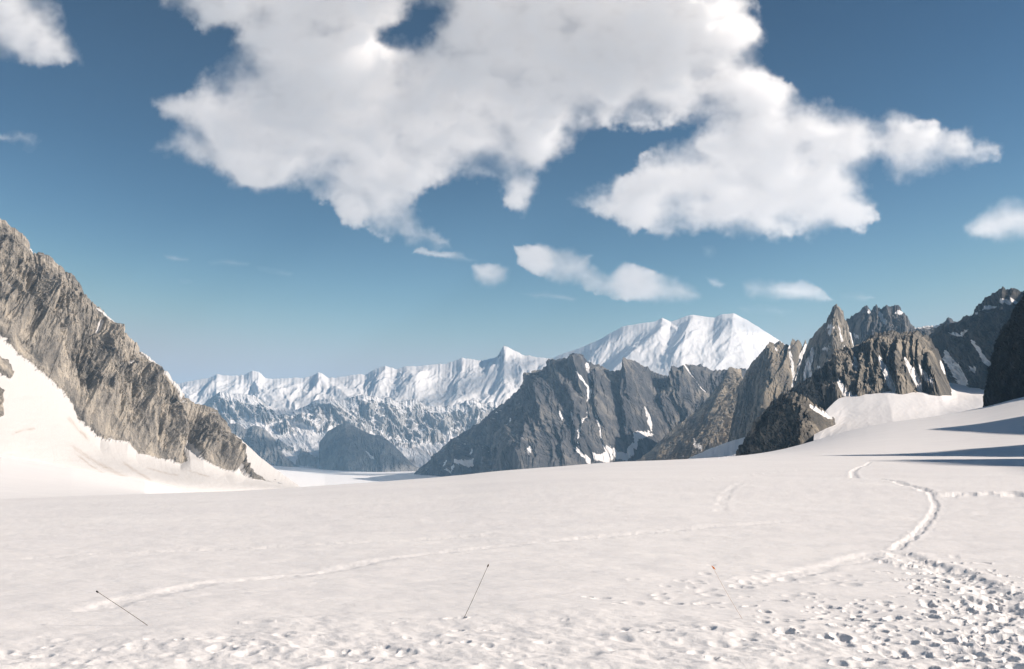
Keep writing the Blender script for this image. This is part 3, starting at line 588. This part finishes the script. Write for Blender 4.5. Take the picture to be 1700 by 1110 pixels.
mountain("mountain", [F3_ridge, F3_mid, F3_base], rock_mat("hazy_range_rock", pm(9000), HAZED_ROCK, 0.0), 123, 620, (80, 60), A=(11, 6, 2.4, 0.6), lam=(48, 18, 7), aniso=(1.3, 1.4, 1.3), slant=-0.4, relax=(0.0, 0.6, 16.0), jag=0.9, back=900, thr=0.55, snow_gain=2.2, snow_noise=0.36, noise_fade=0.6,
         snow_polys=[[(385, 700), (430, 700), (440, 708), (480, 700), (500, 710), (535, 722), (560, 712), (590, 730), (620, 720), (650, 745), (690, 745), (740, 720), (790, 735), (850, 745), (850, 790), (400, 790), (380, 720)]],
         rock_polys=[[(450, 712), (475, 706), (490, 722), (470, 726)], [(500, 750), (530, 765), (520, 778), (490, 770)], [(700, 728), (735, 722), (738, 738), (705, 738)], [(460, 735), (490, 748), (480, 752), (462, 745)]],
         dirt_lines=[([(500, 776), (580, 772), (680, 776)], 7), ([(660, 740), (710, 755), (760, 765)], 3), ([(640, 760), (700, 770)], 4)],
         label="hazy blue-grey rock range with glaciers at its foot")

# two low dark hills before the hazy range
F4a_r = [(340, 730, 8200), (380, 704, 8100), (395, 703, 8100), (409, 713, 8100), (424, 706, 8100), (439, 712, 8050), (456, 730, 8000), (468, 742, 7900), (486, 762, 7700), (512, 777, 7600)]
F4a_b = [(340, 785, 7700), (420, 783, 7000), (470, 782, 7000), (514, 782, 7500)]
mountain("mountain", [F4a_r, F4a_b], rock_mat("low_hill_rock", pm(7600), SLATE, 0.0), 133, 220, (90,), A=(5, 4, 1.6, 0.6), lam=(30, 12, 5), jag=0.7, back=500, thr=0.86, snow_noise=0.3,
         label="low dark hill partly hidden by the left granite wall")
F4b_r = [(530, 735, 7600), (536, 727, 7550), (545, 716, 7500), (562, 706, 7500), (574, 701, 7500), (589, 707, 7480), (609, 717, 7450), (633, 723, 7400), (651, 736, 7350), (668, 754, 7300), (689, 774, 7200), (700, 779, 7200)]
F4b_b = [(530, 782, 7100), (580, 783, 6800), (640, 783, 6800), (702, 783, 7100)]
mountain("mountain", [F4b_r, F4b_b], rock_mat("dark_hill_rock", pm(7200), SLATE, 0.0), 143, 220, (90,), A=(5, 4, 1.6, 0.6), lam=(30, 12, 5), jag=0.6, back=500, thr=0.86, snow_noise=0.3,
         snow_lines=[([(585, 702), (610, 712), (622, 720)], 2), ([(608, 750), (620, 762)], 1.5)],
         label="low dark hill standing alone before the hazy range")

# snow slopes between the near ground and the right-hand ridges
B_top = [(1352, 712, 1090), (1362, 694, 1200), (1372, 680, 1280), (1385, 667, 1380), (1400, 655, 1480), (1430, 645, 1540), (1480, 637, 1580), (1530, 634, 1640), (1560, 634, 1760), (1585, 636, 2150), (1610, 642, 2120), (1640, 645, 2000), (1700, 648, 1720), (1740, 648, 1600), (1900, 645, 1350)]
B_mid = [(1350, 738, 940), (1378, 716, 1040), (1405, 700, 1140), (1440, 692, 1170), (1480, 686, 1180), (1560, 682, 1230), (1610, 676, 1260), (1640, 672, 1270), (1740, 668, 1250), (1900, 665, 1150)]
B_low = [(1346, 764, 830), (1380, 748, 880), (1450, 730, 890), (1560, 716, 910), (1640, 708, 920), (1740, 704, 920), (1900, 694, 920)]
mountain("snow_slope", [B_top, B_mid, B_low], rock_mat("bowl_snow", pm(1200), GRAN, 0.0, bump=0.08, snow=(0.83, 0.812, 0.806)), 153, 300, (60, 40), A=(1.2, 0.0, 0.3, 0.05), ledge=0, smooth=True, lam=(90, 24, 12), aniso=(0.5, 0.5, 0.5), jag=0.0, back=150, back_drop=20, thr=-2, snow_noise=0.0,
         label="sunlit snow bowl below the dark ridge on the right")
B2_top = [(1090, 772, 3300), (1140, 762, 3250), (1180, 744, 3200), (1210, 733, 3180), (1235, 726, 3170), (1270, 722, 3160)]
B2_low = [(1090, 800, 2400), (1180, 790, 2300), (1270, 780, 2300)]
mountain("snow_slope", [B2_top, B2_low], rock_mat("saddle_snow", pm(3000), GRAN, 0.0, bump=0.1), 163, 160, (50,), A=(0.8, 0.5, 0.8, 0.3), smooth=True, lam=(30, 14, 6), jag=0.4, back=150, back_drop=60, thr=-2, snow_noise=0.0,
         label="bluish snow slope between the slab buttress and the outcrop")
for o in bpy.data.objects:
    if o.name.startswith("snow_slope"): o["category"] = "snow slope"

# peaks beyond the right edge of the view that throw the long shadows over the snow
sh = [(1850, 792), (1700, 776.5), (1580, 770.5), (1452, 763.5), (1700, 763), (1830, 762.5), (1760, 757.6), (1350, 757), (1450, 754.5), (1540, 752), (1620, 745), (1700, 739), (1790, 731), (1750, 724), (1620, 717), (1545, 713), (1640, 704), (1700, 698)]
X0 = 560.0; rid = []
for p in sh:
    g = on_ground(*p); L = (X0 - g[0]) / SUNV.x
    rid.append([X0, g[1] + SUNV.y * L, g[2] + SUNV.z * L])
rid = np.array(rid)
rid[:, 1] = np.maximum.accumulate(rid[:, 1] + np.arange(len(rid)) * 0.5)
rid = np.concatenate([[[X0, rid[0, 1] - 300, 40], [X0, rid[0, 1] - 100, rid[0, 2] * 0.8]], rid, [[X0, rid[-1, 1] + 15, rid[-1, 2] * 0.8], [X0, rid[-1, 1] + 60, 0]]])
print("shadow ridge", rid.round(0).tolist())
nsr = 260; sI = np.linspace(0, len(rid) - 1, nsr)
rl = np.stack([np.interp(sI, np.arange(len(rid)), rid[:, k]) for k in range(3)], -1)
rows = []
for t in np.linspace(-1, 1, 61):
    q = rl.copy(); a_ = abs(t)
    q[:, 0] += (-170 if t < 0 else 420) * a_; q[:, 2] = rl[:, 2] * (1 - a_) + (-20) * a_
    q[:, 0] += 30 * np.sin(a_ * math.pi) * ridged(rl[:, 1] / 60, rl[:, 1] * 0 + t * 1.5, 3, 211)
    rows.append(q)
V = np.stack(rows)
off = grid_mesh("mountain", V, rock_mat("shade_peak_rock", pm(1200), DARK), attrs={"snow": np.zeros(V.shape[:2]), "dirt": np.zeros(V.shape[:2])})
tag(off, "rock spires beyond the right edge that shade the snow", "mountain", None, "structure")

# ------------------------------------------------------------------ clouds (closed bodies of scattering droplets, all above the haze)
def cloud_mat(name, dens):
    m = bpy.data.materials.new(name); m.use_nodes = True; n = m.node_tree.nodes; n.remove(n["Principled BSDF"])
    v = n.new("ShaderNodeVolumeScatter"); v.inputs["Color"].default_value = (0.985, 0.978, 0.97, 1); v.inputs["Density"].default_value = dens
    v.inputs["Anisotropy"].default_value = 0.25
    m.node_tree.links.new(v.outputs[0], n["Material Output"].inputs["Volume"])
    try: m.cycles.homogeneous_volume = True
    except Exception: pass
    return m
CM = cloud_mat("cloud_droplets", 0.0112)

def cloud(polys, holes, zc, T, w, step, label, seed, wisp=0.5, rough=9.0, group="white clouds in the blue sky", soft=1.5):
    T *= 0.64
    P_ = [q for poly in polys for q in poly]
    pad = 30; x0 = min(p[0] for p in P_) - pad; x1 = max(p[0] for p in P_) + pad; y0 = min(p[1] for p in P_) - pad; y1 = max(p[1] for p in P_) + pad
    gx, gy = np.meshgrid(np.arange(x0, x1, step), np.arange(y0, y1, step))
    wx = gx + rough * fbm(gx / 40, gy / 40, 4, seed) ; wy = gy + rough * fbm(gx / 40, gy / 40, 4, seed + 5)
    wx = wx + rough * 0.22 * fbm(gx / 9, gy / 9, 3, seed + 6); wy = wy + rough * 0.22 * fbm(gx / 9, gy / 9, 3, seed + 9)
    f = np.max([sdf(wx, wy, p) for p in polys], axis=0)
    for hp, hw in holes: f = np.minimum(f, -sdf(wx, wy, hp) + hw)
    fine_ = fbm(gx / 14, gy / 14, 4, seed + 30)
    bil = 1 - np.abs(fbm(gx / 100, gy / 75, 4, seed + 20, 0.55)) * 2.2
    f = f + rough * 0.28 * fine_
    w = w * np.clip(1.0 + 1.9 * fbm(gx / 110, gy / 80, 2, seed + 55), 0.35, 3.0)
    g = np.clip(f / w, 0, None); th = (1 - np.exp(-g ** soft)) * T * np.maximum(0.60 + 0.55 * bil, 0.46) * (1 + wisp * 0.5 * fbm(gx / 70, gy / 45, 3, seed + 33))
    th = np.maximum(th, 0)
    inside = th > T * 0.002
    X, Y, Z = ray(gx, gy); zc = 1800 + (zc - 2850) * 0.2 + 330 * sstep(260, -100, gy); k = (zc - EYE) / Z
    rng_k = k
    dirs = np.stack([X, Y, Z], -1); ln = np.linalg.norm(dirs, axis=-1)
    half = np.maximum(th, 2.0) / ln
    fr = dirs * (k - half * 0.6)[..., None] + np.array([0, 0, EYE]); bk = dirs * (k + half * 0.4)[..., None] + np.array([0, 0, EYE])
    cell = inside[:-1, :-1] | inside[1:, :-1] | inside[:-1, 1:] | inside[1:, 1:]
    R, C = gx.shape; idx = np.arange(R * C).reshape(R, C)
    q = np.stack([idx[:-1, :-1], idx[:-1, 1:], idx[1:, 1:], idx[1:, :-1]], -1)[cell][:, ::-1]
    # rim faces close the body
    cp = np.pad(cell, 1); rim = []
    ii, jj = np.nonzero(cell)
    for di, dj, (a, b) in ((-1, 0, ((0, 0), (0, 1))), (1, 0, ((1, 1), (1, 0))), (0, -1, ((1, 0), (0, 0))), (0, 1, ((0, 1), (1, 1)))):
        mk = ~cp[ii + 1 + di, jj + 1 + dj]; i_, j_ = ii[mk], jj[mk]
        va = idx[i_ + a[0], j_ + a[1]]; vb = idx[i_ + b[0], j_ + b[1]]
        rim.append(np.stack([va, vb, vb + R * C, va + R * C], -1))
    faces = np.concatenate([q, q[:, ::-1] + R * C] + rim)
    V = np.concatenate([fr.reshape(-1, 3), bk.reshape(-1, 3)])
    used = np.unique(faces); remap = np.zeros(len(V), np.int64); remap[used] = np.arange(len(used))
    o = raw_mesh("cloud", V[used], remap[faces], CM)
    return tag(o, label, "cloud", group)

BIG = [(200, -130), (240, -60), (262, 5), (300, 35), (330, 48), (385, 62), (375, 85), (345, 118), (325, 122), (300, 150), (250, 156), (248, 170), (272, 200), (290, 207), (265, 230), (245, 250), (300, 268), (345, 285), (400, 318), (440, 325), (490, 320), (540, 335),
       (560, 360), (600, 385), (640, 400), (690, 412), (750, 412), (742, 388), (715, 370), (700, 350), (720, 310), (755, 300), (795, 296), (828, 312), (835, 348), (868, 362), (897, 328), (898, 292), (918, 276), (950, 255), (975, 225), (1010, 213), (1060, 213), (1110, 213), (1160, 208),
       (1240, 215), (1300, 150), (1285, 120), (1262, 80), (1278, 60), (1262, 30), (1250, -60), (1240, -130)]
LOB = [(940, 325), (1000, 308), (1050, 280), (1055, 258), (1100, 237), (1150, 216), (1170, 170), (1200, 120), (1290, 120), (1330, 150), (1390, 170), (1420, 175), (1450, 186), (1490, 176), (1510, 190), (1560, 200), (1600, 213), (1625, 232), (1650, 225), (1668, 245), (1660, 262), (1620, 275), (1560, 290),
       (1530, 305), (1490, 314), (1468, 290), (1455, 275), (1440, 290), (1445, 320), (1462, 342), (1455, 370), (1430, 385), (1350, 396), (1280, 402), (1230, 394), (1150, 392), (1080, 393), (1040, 385), (1000, 365), (960, 350)]
HOLE = [(640, 66), (665, 45), (690, 15), (722, 20), (715, 55), (690, 68), (660, 66)]
cloud([BIG, LOB], [(HOLE, 3)], 3050, 850, 72, 2.0, "huge white cumulus cloud spreading across the upper sky", 1000, rough=14)
cloud([[(-80, -80), (60, -80), (95, 0), (110, 45), (138, 85), (140, 105), (100, 115), (60, 108), (10, 100), (-80, 90)]], [], 3000, 420, 50, 2.0, "grey cloud cut off by the top left corner", 1100)
cloud([[(-20, 215), (30, 216), (50, 222), (68, 240), (55, 256), (35, 238), (-20, 232)]], [], 2900, 160, 16, 1.5, "small thin cloud at the left edge above the granite wall", 1200)
cloud([[(850, 405), (890, 402), (925, 410), (950, 408), (985, 425), (985, 440), (1010, 450), (1035, 432), (1055, 432), (1090, 448), (1140, 462), (1170, 488), (1165, 500), (1110, 505), (1050, 503), (1000, 492), (950, 475), (900, 468), (860, 440)]], [], 2850, 360, 22, 1.2, "long flat white cloud above the far snow mountain", 1300, rough=6)
cloud([[(1230, 465), (1260, 460), (1300, 462), (1335, 462), (1365, 475), (1388, 498), (1370, 505), (1310, 502), (1250, 500), (1232, 490)]], [], 2850, 280, 22, 1.2, "lens-shaped white cloud just above the rock spire", 1400, rough=5)
cloud([[(1590, 378), (1620, 355), (1660, 328), (1690, 322), (1760, 335), (1780, 380), (1740, 405), (1660, 402), (1610, 400)]], [], 2950, 400, 34, 1.5, "rounded cloud cut off by the right edge", 1500, rough=6)
cloud([[(780, 440), (810, 432), (845, 442), (850, 465), (825, 482), (800, 478), (784, 465)]], [], 2850, 300, 30, 1.2, "small puff of cloud at the tip of the big cloud's tail", 1600, rough=5)
cloud([[(690, 408), (760, 418), (800, 432), (770, 436), (720, 426), (680, 420)]], [], 2850, 220, 18, 1.2, "thin streak of cloud trailing below the big cloud", 1700, rough=5)
cloud([[(1170, 458), (1190, 460), (1210, 472), (1195, 480), (1178, 474)]], [], 2850, 130, 13, 1.0, "tiny puff of cloud between the long and the lens-shaped cloud", 1800, rough=3)
cloud([[(1165, 408), (1185, 405), (1192, 418), (1178, 430), (1166, 424)]], [], 2900, 75, 14, 1.0, "faint round wisp under the big cloud's right lobe", 1900, rough=3)
cloud([[(1220, 508), (1280, 505), (1320, 515), (1300, 526), (1240, 520)]], [], 2800, 80, 18, 1.0, "faint veil of cloud under the lens-shaped cloud", 2000, rough=5)
cloud([[(1392, 488), (1430, 484), (1455, 495), (1430, 502), (1400, 498)]], [], 2800, 70, 14, 1.0, "faint small wisp right of the lens-shaped cloud", 2100, rough=3)
cloud([[(270, 421), (292, 423), (316, 429), (312, 435), (290, 434), (276, 430)]], [], 2900, 95, 11, 1.0, "short white streak, leftmost of the thin wisps", 2200, rough=2)
cloud([[(344, 433), (380, 429), (418, 437), (410, 443), (372, 440), (350, 440)]], [], 2900, 75, 11, 1.0, "faint streak between two other thin wisps", 2300, rough=2)
cloud([[(424, 441), (460, 445), (488, 454), (480, 460), (452, 455), (430, 450)]], [], 2900, 90, 11, 1.0, "short streak, rightmost of the three thin wisps", 2400, rough=2)
cloud([[(296, 464), (312, 462), (320, 468), (304, 471)]], [], 2900, 40, 10, 1.0, "tiny faint wisp below the thin streaks", 2500, rough=2)
cloud([[(862, 485), (900, 484), (960, 494), (950, 501), (890, 494)]], [], 2800, 60, 14, 1.0, "thin veil under the left end of the long flat cloud", 2600, rough=3)

# ------------------------------------------------------------------ marker wands stuck in the snow
bamboo = plain_mat("weathered_bamboo", (0.14, 0.12, 0.10), (0.24, 0.205, 0.17), 40, 0.7)
bamboo2 = plain_mat("pale_bamboo", (0.52, 0.38, 0.29), (0.62, 0.48, 0.38), 40, 0.6)
blackt = plain_mat("black_tape", (0.015, 0.015, 0.016), (0.03, 0.03, 0.03), 60, 0.5)
brownt = plain_mat("brown_tape", (0.035, 0.022, 0.01), (0.09, 0.06, 0.02), 60, 0.5)
orange = plain_mat("orange_tape", (0.75, 0.20, 0.03), (0.85, 0.28, 0.05), 30, 0.6)
def tube(name, pts, rads, mat, parent, sides=10):
    pts = [Vector(p) for p in pts]; rows = []
    for i, p in enumerate(pts):
        d = (pts[min(i + 1, len(pts) - 1)] - pts[max(i - 1, 0)]).normalized()
        a = d.orthogonal().normalized(); b = d.cross(a)
        rows.append([list(p + (a * math.cos(2 * math.pi * k / sides) + b * math.sin(2 * math.pi * k / sides)) * rads[i]) for k in range(sides)])
    V = np.array(rows); n = len(pts)
    o = grid_mesh(name, V, mat, wrap=True)
    import bmesh
    bm = bmesh.new(); bm.from_mesh(o.data); bm.verts.ensure_lookup_table()
    bm.faces.new([bm.verts[k] for k in range(sides)][::-1]); bm.faces.new([bm.verts[(n - 1) * sides + k] for k in range(sides)])
    bm.to_mesh(o.data); bm.free()
    o.parent = parent; return o
def wand(base_px, top_px, r, mat, top_mat, label, flag=False):
    g = on_ground(*base_px); t = P(top_px[0], top_px[1], g[1])
    root = bpy.data.objects.new("marker_wand", None); scene.collection.objects.link(root); root.location = g
    tag(root, label, "marker wand", "bamboo marker wands stuck in the snow")
    A_, B_ = Vector((0, 0, 0)), Vector(t - g); side = Vector((0.006, 0, 0.0))
    A_ = A_ - (B_ - A_).normalized() * 0.25
    n = 24; pts = []; rad = []
    for i in range(n + 1):
        f = i / n; pts.append(A_.lerp(B_, f) + side * math.sin(f * math.pi) * (1 if not flag else -2)); rad.append(r * (1.15 - 0.3 * f) * (1.18 if i % 5 == 3 else 1))
    tube("shaft", pts, rad, mat, root)
    d = (B_ - A_).normalized()
    if not flag:
        c = B_ - d * 0.012
        tube("tape_wrap", [c - d * 0.014, c - d * 0.010, c, c + d * 0.012, c + d * 0.016], [r * 1.3, r * 2.5, r * 2.9, r * 2.5, r * 1.2], top_mat, root)
    else:
        c = B_ - d * 0.004; V = []
        up = d; sd = Vector((0.75, -0.55, -0.35)).normalized()
        for i in range(7):
            f = i / 6
            for k in range(5):
                q = (k / 4 - 0.5) * (0.036 - 0.012 * f)
                V.append(list(c + sd * (f * 0.030 - 0.006) + up * q + Vector((0, 1, 0.3)) * 0.006 * math.sin(f * 5 + k)))
        o = grid_mesh("flag", np.array(V).reshape(7, 5, 3), top_mat); o.parent = root
        sol = o.modifiers.new("thickness", 'SOLIDIFY'); sol.thickness = 0.0015
        tube("tape_wrap", [c - d * 0.02, c - d * 0.015, c + d * 0.016, c + d * 0.019], [r * 1.2, r * 2.0, r * 2.0, r * 1.0], top_mat, root)
    return root
wand((240, 1035), (160, 981), 0.0031, bamboo, blackt, "black-tipped thin wand leaning far over to the left in the snow")
wand((768, 1029), (811, 937), 0.0026, bamboo, brownt, "brown-tipped thin wand leaning to the right in the snow")
wand((1233, 1026), (1183, 941), 0.0017, bamboo2, orange, "pale thin wand with a small orange flag at its tip", True)

# ------------------------------------------------------------------ haze
hz = 1640.0
b = [(-31000, -31000, -160), (31000, 31000, hz)]
V = np.array([(b[i][0], b[j][1], b[k][2]) for k in (0, 1) for j in (0, 1) for i in (0, 1)], float)
q = np.array([(0, 2, 3, 1), (4, 5, 7, 6), (0, 1, 5, 4), (2, 6, 7, 3), (0, 4, 6, 2), (1, 3, 7, 5)])
hm = bpy.data.materials.new("haze_air"); hm.use_nodes = True; n = hm.node_tree.nodes; n.remove(n["Principled BSDF"])
pv = n.new("ShaderNodeVolumePrincipled"); pv.inputs["Color"].default_value = (0.36, 0.64, 0.94, 1); pv.inputs["Density"].default_value = 4.4e-5
pv.inputs["Density Attribute"].default_value = ""; pv.inputs["Anisotropy"].default_value = 0.0
hm.node_tree.links.new(pv.outputs[0], n["Material Output"].inputs["Volume"])
try: hm.cycles.homogeneous_volume = True
except Exception: pass
haze = raw_mesh("haze", V, q, hm, smooth=False)
tag(haze, "thin bluish mountain air", "haze", None, "stuff")
